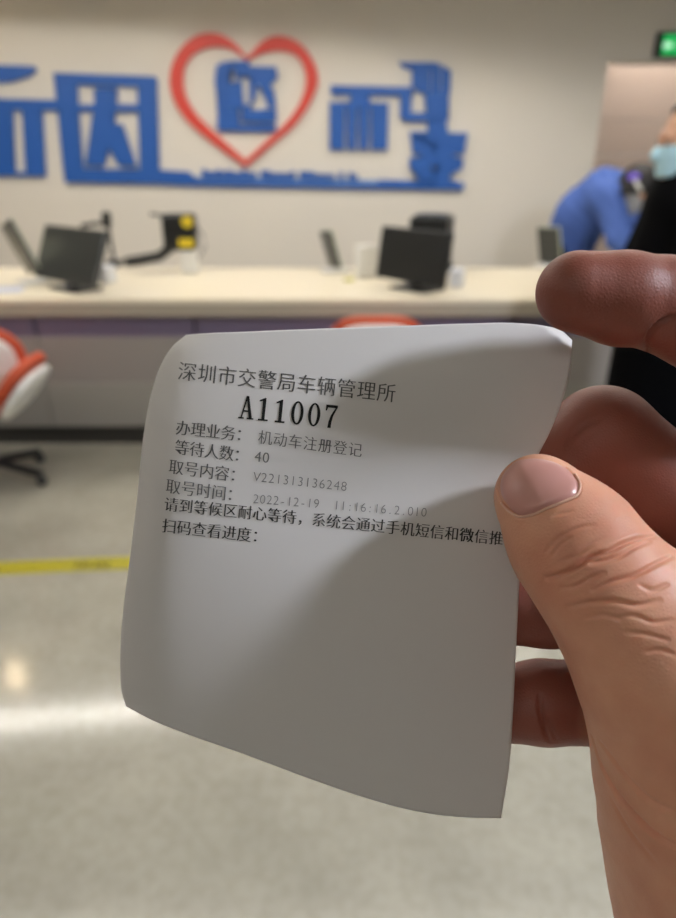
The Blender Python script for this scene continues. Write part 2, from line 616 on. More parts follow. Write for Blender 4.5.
oL = [(246.8, 57.7), (235.5, 44), (223, 35.5), (210, 32.6), (195, 36), (181, 47.7), (172.6, 62.8), (169.6, 80), (172.6, 98), (182.6, 115.6), (200, 133), (220, 148.5), (245.5, 167)]
iL = [(246.8, 60.5), (233, 49.5), (220, 46.4), (205, 47.7), (192.7, 54), (185, 65), (182.5, 80), (185, 95.5), (195, 113), (210, 128.5), (228, 145), (245.5, 160.5)]
oR = [(246.8, 57.7), (252, 52), (260.6, 42.6), (273, 36), (291, 38.5), (303, 46.4), (313.4, 61.5), (318, 80), (311, 100.5), (296, 123), (273, 143.5), (245.5, 167)]
iR = [(246.8, 60.5), (254, 56.5), (268, 51.4), (283, 50.5), (296, 55.5), (303, 65.5), (306, 80), (301, 100.5), (288, 120.6), (265.6, 142), (245.5, 160.5)]
m = MB()
for o_, i_ in ((oL, iL), (oR, iR)):
    A, B = resample(o_, 40), resample(i_, 40)
    loops = []
    for a, c in zip(A, B):
        pa, pb = wp(*a), wp(*c)
        loops.append([m.bm.verts.new(p) for p in (pa, pb, pb + Vector((0, 0.033, 0)), pa + Vector((0, 0.033, 0)))])
    for p, q in zip(loops, loops[1:]):
        for k in range(4):
            m.bm.faces.new((p[k], p[(k + 1) % 4], q[(k + 1) % 4], q[k]))
tag(m.build('heart_emblem', M_red), 'red open heart outline mounted on the wall around a blue character', 'sign')

# exit sign high on the wall at the right
p = on_y(672, 45, WY - 0.03)
t = thing('exit_sign', 'small green lit exit sign high on the wall above the passage', 'sign', (p.x, WY, p.z))
ew = (p.x - on_y(656, 45, WY - 0.03).x) * 2
MB().box((p.x, WY - 0.02, p.z), (ew, 0.04, 0.16), bevel=0.006).build('housing', M_black, t)
MB().box((p.x + 0.01, WY - 0.042, p.z), (ew - 0.07, 0.006, 0.125)).build('sign_face', mat('green_lit_face', (20, 120, 60), 0.4, emit=(30, 190, 95), estr=0.55), t)
m = MB()
ex, ey, ez = p.x - ew / 2 + 0.075, WY - 0.047, p.z - 0.005
m.prism([(ex - 0.03, ey, ez), (ex, ey, ez + 0.03), (ex, ey, ez + 0.012), (ex + 0.04, ey, ez + 0.012), (ex + 0.04, ey, ez - 0.012), (ex, ey, ez - 0.012), (ex, ey, ez - 0.03)], (0, 0.004, 0))
m.build('arrow', mat('pale_green_symbol', (200, 250, 220), 0.4, emit=(200, 250, 220), estr=0.6), t)

# ------------------------------------------------------------------ service counter
DZ, DF, DB = 0.79, 3.20, 4.20
X0, X1 = -4.6, 2.6
ct = thing('service_counter', 'long cream topped service counter with taupe front panels', 'counter', ((X0 + X1) / 2, (DF + DB) / 2, 0))
xm, xw = (X0 + X1) / 2, X1 - X0
MB().box((xm, (DF + DB) / 2, DZ - 0.0125), (xw, DB - DF, 0.025), bevel=0.004).build('worktop', M_cream, ct)
MB().box((xm, DF + 0.03, DZ - 0.055), (xw, 0.05, 0.06)).build('fascia', M_fascia, ct)
m = MB()
xs = [X0]
for px in (-130, 38, 196, 354, 512):
    xs.append(on_y(px, 322, DF + 0.1).x)
xs.append(X1)
for a, c in zip(xs, xs[1:]):
    m.box(((a + c) / 2, DF + 0.075, DZ - 0.145), (c - a - 0.012, 0.03, 0.12), bevel=0.003, seg=1)
m.build('recessed_band', M_recess, ct)
m = MB()
for a, c in zip(xs, xs[1:]):
    m.box(((a + c) / 2, DF + 0.07, 0.47), (c - a - 0.004, 0.03, 0.24), bevel=0.002, seg=1)
m.build('upper_front_panel', M_front, ct)
m = MB()
for a, c in zip(xs, xs[1:]):
    m.box(((a + c) / 2, DF + 0.06, 0.23), (c - a - 0.004, 0.03, 0.24), bevel=0.002, seg=1)
m.build('lower_front_panel', M_front2, ct)
MB().box((xm, DF + 0.10, 0.055), (xw, 0.05, 0.11)).build('plinth', M_plinth, ct)
MB().box((xm, DB - 0.05, 0.38), (xw, 0.03, 0.76)).build('back_panel', M_front, ct)
for xx in (X0 + 0.02, X1 - 0.02):
    MB().box((xx, (DF + DB) / 2 + 0.05, 0.38), (0.03, DB - DF - 0.16, 0.76)).build('end_panel', M_front, ct)


# ------------------------------------------------------------------ things on the counter
def monitor(name, p0, p1, z0, h, tilt, label, m_back, group=None, th=0.03, z_d=DZ):
    """p0,p1: left and right ends of the lower edge seen from the waiting side; the screen faces away"""
    p0, p1 = Vector((*p0, z0)), Vector((*p1, z0))
    c = (p0 + p1) / 2
    d = (p1 - p0)
    wdt = d.length
    a = math.atan2(d.y, d.x)
    away = Vector((-math.sin(a), math.cos(a), 0))
    t = thing(name, label, 'monitor', (c.x + away.x * 0.05, c.y + away.y * 0.05, z_d), a, group)
    R = Matrix.Rotation(a, 4, 'Z') @ Matrix.Rotation(-tilt, 4, 'X')
    up = R @ Vector((0, 0, 1))
    cc = c + up * (h / 2)
    MB().box(cc, (wdt, th, h), R, bevel=0.008).build('display_housing', m_back, t)
    MB().box(cc + (R @ Vector((0, th / 2 + 0.001, 0))), (wdt - 0.03, 0.003, h - 0.03), R).build('screen', M_screen, t)
    s = c + up * (h * 0.35) + away * 0.015
    f = Vector((c.x + away.x * 0.06, c.y + away.y * 0.06, z_d))
    MB().cyl((f.x, f.y, z_d + 0.012), (s.x, s.y, s.z), 0.018).build('stand', M_black, t)
    MB().box((f.x, f.y, z_d + 0.0075), (min(0.24, wdt * 0.5), 0.17, 0.013), Matrix.Rotation(a, 4, 'Z'), bevel=0.005).build('base', M_black, t)
    return t


def at_desk(px, py, z=0.83):
    p = on_z(px, py, z)
    return (p.x, p.y)


monitor('monitor', at_desk(36, 277), at_desk(95, 289), 0.83, 0.28, math.radians(24), 'dark grey monitor back angled on the counter at the left', M_charcoal)
monitor('monitor', at_desk(377, 277), at_desk(444, 289), 0.83, 0.26, math.radians(9), 'black monitor back on the counter in front of a black box', M_black)


def small_display(px, py, h, label, lean, z0=DZ + 0.03, yaw=math.radians(-72), wid=0.20):
    p = on_z(px, py, z0)
    t = thing('side_display', label, 'display', (p.x, p.y, DZ), 0, 'small side-on displays along the counter')
    R = Matrix.Rotation(lean, 4, 'Y') @ Matrix.Rotation(yaw, 4, 'Z')
    up = R @ Vector((0, 0, 1))
    c = Vector((p.x, p.y, z0)) + up * h / 2
    MB().box(c, (wid, 0.02, h), R, bevel=0.006).build('display_housing', M_charcoal, t)
    MB().box(c + R @ Vector((0, 0.014, 0)), (wid + 0.01, 0.007, h + 0.01), R, bevel=0.002).build('rim', mat('pale_rim', (205, 212, 190), 0.4), t)
    MB().box((p.x, p.y, DZ + 0.011), (0.12, 0.16, 0.02), Matrix.Rotation(yaw, 4, 'Z'), bevel=0.004).build('foot', M_white, t)
    return t


small_display(34, 272, 0.27, 'dark slanted display on the counter left of the grey monitor', math.radians(-22), wid=0.18, yaw=math.radians(-48), z0=DZ + 0.06)
small_display(335, 267, 0.21, 'slim dark display leaning on the counter left of the black monitor', math.radians(-16))
small_display(550, 263, 0.21, 'slim dark display on the counter beside the raised fingertip', math.radians(-12))

# black box behind the middle monitor
a = on_y(409, 240, 3.95)
c = on_y(456, 240, 3.95)
top = on_y(435, 217, 3.95).z
t = thing('printer', 'boxy black printer behind the black monitor', 'printer', ((a.x + c.x) / 2, 4.0, DZ), math.radians(-18))
R = Matrix.Rotation(math.radians(-18), 4, 'Z')
MB().box(((a.x + c.x) / 2, 4.0, (DZ + 0.005 + top) / 2), (c.x - a.x - 0.05, 0.24, top - DZ - 0.005), R, bevel=0.012).build('body', M_black, t)
MB().box(((a.x + c.x) / 2, 4.0, top + 0.006), (c.x - a.x - 0.09, 0.18, 0.014), R, bevel=0.004).build('lid', M_charcoal, t)
MB().box(((a.x + c.x) / 2 + 0.10, 3.86, DZ + 0.05), (0.03, 0.02, 0.05), R, bevel=0.004).build('paper_slot', M_charcoal, t)

# black device with yellow stickers
a, c = on_y(164, 235, 4.0), on_y(197, 235, 4.0)
zt, zb = on_y(180, 213, 4.0).z, on_y(180, 250, 4.0).z
xc = (a.x + c.x) / 2
t = thing('scanner', 'black desktop scanner with two yellow stickers on a white stand', 'scanner', (xc, 4.0, DZ))
MB().box((xc, 4.0, (zt + zb) / 2), (c.x - a.x, 0.12, zt - zb), bevel=0.025, seg=3).build('head', M_black, t)
p = on_y(187, 222, 3.938)
q = on_y(186, 243, 3.938)
MB().cyl((p.x, 3.943, p.z), (p.x, 3.936, p.z), 0.033).build('sticker', M_yellow, t)
MB().box((q.x, 3.939, q.z), (0.085, 0.006, 0.05), bevel=0.002).build('sticker', M_yellow, t)
MB().box((q.x, 4.0, (DZ + zb) / 2 + 0.003), (0.09, 0.07, zb - DZ + 0.004), bevel=0.012).build('stand', M_white, t)
m = MB()
pts = [on_y(px, py, 3.98) for px, py in ((172, 246), (160, 256), (140, 260), (126, 262))]
m.tube(pts, 0.03)
m.build('arm', M_black, t)
m = MB()
m.tube([on_y(px, py, 4.0) for px, py in ((172, 216), (160, 215), (150, 214))], 0.008)
m.build('antenna', M_black, t)
m = MB()
m.tube([on_y(px, py, 4.02) for px, py in ((196, 225), (203, 235), (206, 246), (200, 256), (192, 268))], 0.004)
m.build('cable', M_black, t)

# camera on a stand
p = on_z(115, 267, DZ)
t = thing('webcam_stand', 'thin black post with a small camera head standing on the counter', 'camera', (p.x, p.y, DZ))
zt = on_y(110, 216, p.y).z
MB().cyl((p.x, p.y, DZ + 0.002), (p.x - 0.01, p.y, zt), 0.010).build('post', M_black, t)
MB().box((p.x, p.y, DZ + 0.022), (0.09, 0.10, 0.04), bevel=0.012).build('base', M_black, t)
m = MB()
z_ = on_y(100, 224, p.y).z
m.tube([(p.x - 0.01, p.y, z_), (p.x - 0.08, p.y - 0.01, z_ + 0.004), (p.x - 0.165, p.y - 0.02, z_ - 0.01)], 0.013)
m.build('arm', M_black, t)
MB().box((p.x - 0.012, p.y, zt - 0.02), (0.05, 0.05, 0.09), bevel=0.012).build('camera_head', M_black, t)

p = on_z(367, 275, DZ)
m = MB(); m.ball((p.x, p.y, DZ + 0.016), 0.04, (1.5, 1.0, 0.42))
tag(m.build('computer_mouse', M_black, smooth=True), 'small black mouse on the counter left of the black monitor', 'mouse')
p = on_z(349, 281, DZ)
m = MB(); m.box((p.x, p.y, DZ + 0.008), (0.05, 0.035, 0.014), (0, 0, 0.5), bevel=0.004)
tag(m.build('eraser', mat('yellow_green_rubber', (208, 205, 110), 0.6)), 'pale yellow block lying on the counter below the slim display', 'stationery')
p = on_z(457, 287, DZ)
m = MB(); m.box((p.x, p.y + 0.03, DZ + 0.045), (0.07, 0.10, 0.088), (0, 0, -0.3), bevel=0.006)
tag(m.build('tissue_box', mat('pale_grey_card', (214, 216, 220), 0.6)), 'pale box on the counter right of the black monitor', 'box')
p = on_z(102, 284, DZ)
m = MB(); m.box((p.x + 0.02, p.y + 0.05, DZ + 0.045), (0.06, 0.09, 0.088), (0, 0, -0.3), bevel=0.006)
tag(m.build('tissue_box', mat('pale_grey_card', (214, 216, 220), 0.6)), 'pale box on the counter right of the dark grey monitor', 'box')
p = on_z(366, 258, 0.9)
m = MB(); m.box((p.x, p.y, DZ + 0.09), (0.12, 0.05, 0.178), (0, 0, 0.2), bevel=0.006)
tag(m.build('card_holder', M_white), 'white upright holder between the slim display and black monitor', 'holder')
p = on_z(2, 291, DZ)
m = MB(); m.box((p.x, p.y, DZ + 0.006), (0.20, 0.12, 0.01), (0, 0, 0.2), bevel=0.002)
tag(m.build('document', mat('blue_tinted_paper', (200, 206, 226), 0.6)), 'pale blue papers lying on the counter at the far left', 'paper')


# ------------------------------------------------------------------ waiting chairs
def disc_mesh(mb, M, hw, hh, th, y0, curve=0.05, n=48, rings=7, p=2.8, bulge=0.35):
    """rounded, dished pad in the local XZ plane, thickness along Y"""
    def pt(u, k, side):
        ang = 2 * math.pi * k / n
        c_, s_ = math.cos(ang), math.sin(ang)
        ex = math.copysign(abs(c_) ** (2 / p), c_) * hw * u
        ez = math.copysign(abs(s_) ** (2 / p), s_) * hh * u
        e = math.sqrt(max(0, 1 - u ** 4))
        y = y0 + side * th / 2 * (bulge + (1 - bulge) * e) - curve * (ex / hw) ** 2
        return M @ Vector((ex, y, ez))
    prev = {}
    for side in (1, -1):
        cv = mb.bm.verts.new(pt(0, 0, side))
        last = None
        for r in range(1, rings + 1):
            u = math.sin(r / rings * math.pi / 2)
            ring = [mb.bm.verts.new(pt(u, k, side)) for k in range(n)]
            for k in range(n):
                if last is None:
                    mb.bm.faces.new((cv, ring[k], ring[(k + 1) % n]))
                else:
                    mb.bm.faces.new((last[k], ring[k], ring[(k + 1) % n], last[(k + 1) % n]))
            last = ring
        prev[side] = last
    for k in range(n):
        mb.bm.faces.new((prev[1][k], prev[-1][k], prev[-1][(k + 1) % n], prev[1][(k + 1) % n]))


def chair(x, y, yaw, top, label, recline=0.2, hh=0.19, hw=0.215, back=0.22):
    """the sitter looks along local -Y... the shell's outside is local +Y"""
    t = thing('waiting_chair', label, 'chair', (x, y, 0), yaw, 'orange and white customer chairs')
    B = Matrix.Translation((x, y, 0)) @ Matrix.Rotation(yaw, 4, 'Z')
    sz = 0.44
    S = B @ Matrix.Translation((0, -0.02, sz)) @ Matrix.Rotation(math.radians(90), 4, 'X')
    m = MB(); disc_mesh(m, S, 0.225, 0.22, 0.07, -0.035, curve=-0.02); m.build('seat', M_orange, t, smooth=True)
    m = MB(); disc_mesh(m, S, 0.215, 0.21, 0.03, 0.012, curve=-0.02); m.build('seat_shell', M_white, t, smooth=True)
    K = B @ Matrix.Translation((0, back, top - hh * math.cos(recline))) @ Matrix.Rotation(-recline, 4, 'X')
    m = MB(); disc_mesh(m, K, hw, hh, 0.06, -0.02, curve=0.06); m.build('backrest', M_orange, t, smooth=True)
    m = MB(); disc_mesh(m, K, hw - 0.025, hh - 0.025, 0.045, 0.012, curve=0.06); m.build('back_shell', M_white, t, smooth=True)
    m = MB()
    m.tube([B @ Vector((0, 0.05, sz - 0.05)), B @ Vector((0, back, sz - 0.04)), B @ Vector((0, back + 0.04, sz + 0.08)), B @ Vector((0, back + 0.025, top - hh))], 0.018)
    m.build('back_bracket', M_steel, t)
    MB().cyl(B @ Vector((0, 0, 0.09)), B @ Vector((0, 0, sz - 0.03)), 0.026).build('post', M_steel, t)
    for k in range(5):
        a_ = 2 * math.pi * k / 5 + 0.3
        m = MB()
        e_ = B @ Vector((0.24 * math.cos(a_), 0.24 * math.sin(a_), 0.062))
        m.tube([B @ Vector((0, 0, 0.105)), e_], 0.02)
        lg = m.build('leg', M_black, t)
        m = MB(); m.ball((e_.x, e_.y, 0.026), 0.025); m.build('caster', M_black, lg)
    return t


# backrest of one at the frame's left seen from behind, one leaning beside it, one behind the ticket


def put_chair(px, py_top, Y, yaw, label, **kw):
    """centre of the backrest under pixel column px, top of the backrest at py_top, at distance Y"""
    p = on_y(px, py_top, Y)
    off = Matrix.Rotation(yaw, 4, 'Z') @ Vector((0, kw.get('back', 0.22), 0))
    return chair(p.x - off.x, p.y - off.y, yaw, p.z, label, **kw)


side = put_chair(-64, 326, 2.6, math.pi + 0.12, 'orange rimmed white chair with an armrest, cut off by the left edge', recline=0.10, hh=0.19, hw=0.29)
ac = on_y(22, 389, 2.62)
ua = Vector((0.62, 0.0, 0.78)); na_ = Vector((-0.78, 0.0, 0.62)); wa = Vector((0, 1, 0))
AM = Matrix(((wa.x, na_.x, ua.x, ac.x), (wa.y, na_.y, ua.y, ac.y), (wa.z, na_.z, ua.z, ac.z), (0, 0, 0, 1)))
m = MB(); disc_mesh(m, AM, 0.17, 0.155, 0.055, 0.026, curve=0.0); m.build('armrest', M_orange, side, smooth=True)
m = MB(); disc_mesh(m, AM, 0.155, 0.12, 0.045, -0.018, curve=0.0); m.build('arm_shell', M_white, side, smooth=True)
put_chair(378, 317, 2.7, math.pi, 'chair in front of the counter, only its orange top above the ticket', recline=0.15, hh=0.19, hw=0.21)

# ------------------------------------------------------------------ yellow queue tape
A = on_z(11, 568, 0); Bp = on_z(128, 563, 0)
d = (Bp - A).normalized()
nrm = Vector((-d.y, d.x, 0))
wd = (on_z(70, 559.5, 0) - on_z(70, 571.5, 0)).length
s, e = A - d * 2.2, Bp + d * 2.4
tp = MB().prism([s - nrm * wd / 2 + Vector((0, 0, 0.001)), e - nrm * wd / 2 + Vector((0, 0, 0.001)), e + nrm * wd / 2 + Vector((0, 0, 0.001)), s + nrm * wd / 2 + Vector((0, 0, 0.001))], (0, 0, 0.0008)).build('floor_tape', M_tape)
tag(tp, 'yellow queue line tape stuck across the polished floor', 'tape')
m = MB()
for px in (77, 82.5, 88, 96, 101.5, 107):
    c = on_z(px, 565.2, 0.0019)
    for k in (-0.35, 0.0, 0.35):
        q = c + nrm * (wd * 0.55 * k)
        m.box((q.x, q.y, 0.0021), (0.016, wd * 0.10, 0.0004), Matrix.Rotation(math.atan2(d.y, d.x), 4, 'Z'))
    m.box((c.x, c.y, 0.0021), (0.004, wd * 0.5, 0.0004), Matrix.Rotation(math.atan2(d.y, d.x), 4, 'Z'))
m.build('printing', M_tapeink, tp)

# ------------------------------------------------------------------ people
M_skinf = mat('face_skin', (198, 150, 122), 0.5, sss=0.1)
M_hair = mat('dark_hair', (24, 21, 20), 0.5, bump=0.6, bscale=120)
M_blackcloth = mat('black_cloth', (4, 4, 6), 0.95, spec=0.08, bump=0.3, bscale=90)
M_bluecloth = mat('blue_cloth', (72, 102, 176), 0.8, bump=0.5, bscale=25)
M_mask = mat('pale_blue_mask', (186, 226, 240), 0.7)
M_maskw = mat('grey_mask', (150, 152, 156), 0.7)
M_purple = mat('purple_clip', (110, 84, 214), 0.35)
M_shoe = mat('black_shoe', (18, 18, 18), 0.5)


def sdf_object(name, sdf, lo, hi, h, m, parent):
    V, F = surface_nets(sdf, lo, hi, h)
    return mesh_from(name, V, F, m, parent)


def head_sdf(P, c, fwd, up, s=1.0):
    """c: centre of the skull; returns the distance to a head with brow, nose, chin and ears"""
    f = np.array(fwd, float); f /= np.linalg.norm(f)
    u = np.array(up, float); u -= f * (u @ f); u /= np.linalg.norm(u)
    r = np.cross(f, u)
    Q = (P - np.array(c)) @ np.stack([r, f, u], 1) / s
    D = ellip(Q, (0, -0.012, 0.025), (0.076, 0.095, 0.098))
    D = smin(D, ellip(Q, (0, 0.025, -0.045), (0.060, 0.068, 0.078)), 0.05)
    D = smin(D, ellip(Q, (0, 0.062, -0.095), (0.028, 0.025, 0.022)), 0.03)
    D = smin(D, capsule(Q, (0, 0.088, 0.005), (0, 0.108, -0.034), 0.008, 0.013), 0.012)
    D = smin(D, capsule(Q, (-0.035, 0.080, 0.022), (0.035, 0.080, 0.022), 0.010, 0.010), 0.02)
    for sx in (-1, 1):
        D = smin(D, ellip(Q, (0.079 * sx, -0.005, -0.012), (0.010, 0.020, 0.032)), 0.01)
        D = np.maximum(D, -ellip(Q, (0.032 * sx, 0.098, 0.004), (0.016, 0.012, 0.009)))
        D = smin(D, ellip(Q, (0.032 * sx, 0.082, 0.003), (0.012, 0.012, 0.010)), 0.004)
    return D * s, Q


# standing person in black at the right, facing left
px_, py_ = 1.22, 2.50
per = thing('person', 'standing person in black wearing a pale blue face mask, cut off at the right', 'person', (px_ + 0.02, py_, 0))
hc = (px_ - 0.015, py_, 1.458)
hf, hu = (-1, 0.0, -0.12), (0, 0, 1)
TB = [(px_ + 0.05, py_, 0.90, 0.135), (px_ + 0.04, py_, 1.08, 0.13), (px_ + 0.05, py_, 1.24, 0.13)]
LIM = []
for sy in (-1, 1):
    LIM.append([(px_ + 0.05, py_ + 0.09 * sy, 0.88, 0.095), (px_ + 0.02, py_ + 0.095 * sy, 0.47, 0.062), (px_ + 0.06, py_ + 0.10 * sy, 0.09, 0.045)])
    LIM.append([(px_ + 0.05, py_ + 0.17 * sy, 1.28, 0.062), (px_ - 0.02, py_ + 0.22 * sy, 1.02, 0.05), (px_ - 0.13, py_ + 0.14 * sy, 0.92, 0.038), (px_ - 0.17, py_ + 0.08 * sy, 0.93, 0.035)])


def body1(P):
    D, _ = head_sdf(P, hc, hf, hu)
    D = smin(D, chain(P, [(px_ + 0.03, py_, 1.44, 0.055), (px_ + 0.05, py_, 1.30, 0.062)], 0.02), 0.03)
    D = smin(D, chain(P, TB, 0.05), 0.05)
    D = smin(D, chain(P, [(px_ + 0.05, py_ - 0.14, 1.27, 0.07), (px_ + 0.05, py_ + 0.14, 1.27, 0.07)], 0.02), 0.06)
    for L in LIM:
        D = smin(D, chain(P, L, 0.02), 0.03)
    for sy in (-1, 1):
        D = smin(D, chain(P, [(px_ + 0.08, py_ + 0.10 * sy, 0.045, 0.04), (px_ - 0.10, py_ + 0.11 * sy, 0.035, 0.032)], 0.02), 0.02)
    return D


def coat1(P):
    D = chain(P, TB, 0.05) - 0.035
    D = smin(D, chain(P, [(px_ + 0.05, py_ - 0.14, 1.25, 0.10), (px_ + 0.05, py_ + 0.14, 1.25, 0.10)], 0.02), 0.08)
    D = smin(D, chain(P, [(px_ + 0.03, py_, 1.372, 0.085), (px_ + 0.05, py_, 1.25, 0.11)], 0.02), 0.06)
    D = smin(D, chain(P, [(px_ + 0.05, py_, 0.95, 0.185), (px_ + 0.05, py_, 0.55, 0.19)], 0.05), 0.06)
    for i in (1, 3):
        D = smin(D, chain(P, LIM[i][:3], 0.02) - 0.024, 0.05)
    return D


def legs1(P):
    D = None
    for i in (0, 2):
        c_ = chain(P, LIM[i], 0.02) - 0.014
        D = c_ if D is None else smin(D, c_, 0.02)
    return D


lo1, hi1 = (px_ - 0.40, py_ - 0.45, -0.05), (px_ + 0.45, py_ + 0.45, 1.72)
sdf_object('body', body1, lo1, hi1, 0.010, M_skinf, per)
sdf_object('coat', coat1, lo1, hi1, 0.012, M_blackcloth, per)
sdf_object('trousers', legs1, lo1, hi1, 0.012, M_blackcloth, per)


def mk_mask(hc, hf, hu):
    def f(P):
        D, Q = head_sdf(P, hc, hf, hu)
        sh = np.abs(D - 0.006) - 0.003
        cut = np.maximum(np.maximum(Q[:, 2] + 0.005, -0.104 - Q[:, 2]), 0.012 - Q[:, 1])
        return np.maximum(sh, cut)
    return f


def mk_hair(hc, hf, hu, th=0.016, low=-0.02, front=0.052):
    def f(P):
        D, Q = head_sdf(P, hc, hf, hu)
        cut = np.maximum(Q[:, 1] - (front - 0.09 + 0.9 * np.clip(Q[:, 2], -0.2, 0.2)), low - Q[:, 2] - 0.6 * np.clip(-Q[:, 1] - 0.03, 0, 0.1))
        sh = ellip(Q, (0, -0.014, 0.028), (0.084 + th * 0.4, 0.100 + th * 0.5, 0.102 + th * 0.5))
        sh = np.minimum(sh, D - th * 0.5)
        return np.maximum(sh, cut)
    return f


hb = 0.17
hlo, hhi = tuple(np.array(hc) - hb), tuple(np.array(hc) + hb)
sdf_object('face_mask', mk_mask(hc, hf, hu), hlo, hhi, 0.004, M_mask, per)
sdf_object('hair', mk_hair(hc, hf, hu), hlo, hhi, 0.005, M_hair, per)
for sy in (-1, 1):
    def shoe(P, sy=sy):
        D = chain(P, [(px_ + 0.08, py_ + 0.10 * sy, 0.05, 0.05), (px_ - 0.11, py_ + 0.11 * sy, 0.042, 0.042)], 0.02)
        return np.maximum(D, 0.004 - P[:, 2])
    sdf_object('shoe', shoe, (px_ - 0.2, py_ + 0.1 * sy - 0.09, -0.02), (px_ + 0.18, py_ + 0.1 * sy + 0.09, 0.13), 0.008, M_shoe, per)
    e_ = Vector(hc) + Vector((-0.088, 0.032 * sy, -0.008))
    m = MB(); m.ball(e_, 0.0085, n=10); m.build('eye', M_screen, per, smooth=True)

# person in blue bending over behind the counter
bx, by = 1.73, 4.54
per2 = thing('person', 'person in a blue jacket bending forward behind the counter, dark hair', 'person', (bx - 0.12, by + 0.12, 0))
hc2 = (1.80, 4.28, 1.235)
hf2, hu2 = (0.55, -0.45, -0.62), (0.6, -0.35, 0.62)
T2 = [(bx - 0.17, by + 0.12, 0.86, 0.14), (bx - 0.13, by + 0.04, 1.06, 0.135), (bx - 0.04, by - 0.06, 1.20, 0.13)]
A2 = [[(bx - 0.08, by - 0.24, 1.18, 0.062), (bx - 0.02, by - 0.34, 0.97, 0.05), (bx + 0.16, by - 0.40, 0.85, 0.038), (bx + 0.24, by - 0.42, 0.83, 0.03)],
      [(bx + 0.05, by + 0.10, 1.20, 0.062), (bx + 0.22, by + 0.02, 0.98, 0.05), (bx + 0.30, by - 0.22, 0.85, 0.038), (bx + 0.32, by - 0.30, 0.83, 0.03)]]
L2 = [[(bx - 0.24, by + 0.06, 0.84, 0.095), (bx - 0.16, by + 0.06, 0.46, 0.062), (bx - 0.24, by + 0.14, 0.09, 0.045), (bx - 0.10, by + 0.08, 0.04, 0.036)],
      [(bx - 0.10, by + 0.18, 0.84, 0.095), (bx - 0.04, by + 0.18, 0.46, 0.062), (bx - 0.12, by + 0.26, 0.09, 0.045), (bx + 0.02, by + 0.20, 0.04, 0.036)]]


def body2(P):
    D, _ = head_sdf(P, hc2, hf2, hu2)
    D = smin(D, chain(P, [(1.765, 4.32, 1.20, 0.055), (bx + 0.0, by - 0.10, 1.22, 0.065)], 0.02), 0.03)
    D = smin(D, chain(P, T2, 0.05), 0.05)
    for L in A2 + L2:
        D = smin(D, chain(P, L, 0.02), 0.03)
    return D


def jacket2(P):
    D = chain(P, T2, 0.06) - 0.030
    D = smin(D, chain(P, [(bx - 0.09, by - 0.20, 1.18, 0.095), (bx + 0.04, by + 0.07, 1.19, 0.095)], 0.02), 0.07)
    for L in A2:
        D = smin(D, chain(P, L[:3], 0.03) - 0.026, 0.05)
    return D + 0.006 * np.sin(P[:, 0] * 46 + P[:, 2] * 31) * np.sin(P[:, 1] * 28 - P[:, 2] * 40)


lo2, hi2 = (bx - 0.55, by - 0.62, -0.03), (bx + 0.55, by + 0.55, 1.5)
sdf_object('body', body2, lo2, hi2, 0.011, M_skinf, per2)
sdf_object('jacket', jacket2, lo2, hi2, 0.012, M_bluecloth, per2)


def legs2(P):
    D = chain(P, L2[0], 0.02) - 0.014
    D = smin(D, chain(P, L2[1], 0.02) - 0.014, 0.02)
    return D


sdf_object('trousers', legs2, lo2, hi2, 0.012, M_blackcloth, per2)
hlo, hhi = tuple(np.array(hc2) - hb), tuple(np.array(hc2) + hb)
sdf_object('hair', mk_hair(hc2, hf2, hu2, th=0.04, low=-0.10, front=0.13), hlo, hhi, 0.005, M_hair, per2)
sdf_object('face_mask', mk_mask(hc2, hf2, hu2), hlo, hhi, 0.004, M_maskw, per2)
q = on_y(634, 177, 4.2)
m = MB(); m.ball(q, 0.03, (1.3, 0.7, 0.8)); m.build('hair_clip', M_purple, per2, smooth=True)
m = MB()
m.tube([on_y(635, 180, 4.17), on_y(638, 186, 4.155), on_y(641, 191, 4.155)], 0.011)
m.build('strap', M_white, per2)

# ------------------------------------------------------------------ the paper ticket (sizes in mm, along the sight line of the phone)
def sight(px, py, D):
    """camera-space mm -> world metres"""
    px, py, D = np.broadcast_arrays(np.asarray(px, float), np.asarray(py, float), np.asarray(D, float))
    d = D / 1000.0
    X = (px - CX) / FPX * d
    Y = -(py - CY) / FPX * d
    return (np.array(C0)[None] + np.outer(X.ravel(), np.array(cR)) + np.outer(Y.ravel(), np.array(cU)) + np.outer(d.ravel(), np.array(cF)))


TOP = [(186, 335), (205, 333.5), (240, 332), (300, 329.5), (400, 326), (470, 323.5), (515, 323), (545, 326), (560, 330), (572, 340)]
RIGHT = [(572, 340), (571, 360), (567, 385), (560, 407), (549, 434), (537, 458), (528, 490), (522, 540), (519, 590), (516, 650), (513, 710), (509, 768), (501, 818)]
BOT = [(126, 706), (150, 719), (190, 735), (240, 752.5), (300, 775), (360, 796), (400, 807.5), (440, 815), (470, 817.5), (501, 818)]
LEFT = [(186, 335), (172, 347), (160, 367), (152, 391), (146, 420), (141.5, 452), (138, 490), (133.5, 530), (128.5, 570), (124, 605), (121, 640), (120.5, 670), (122, 692), (126, 706)]
_lf = np.array(LEFT)


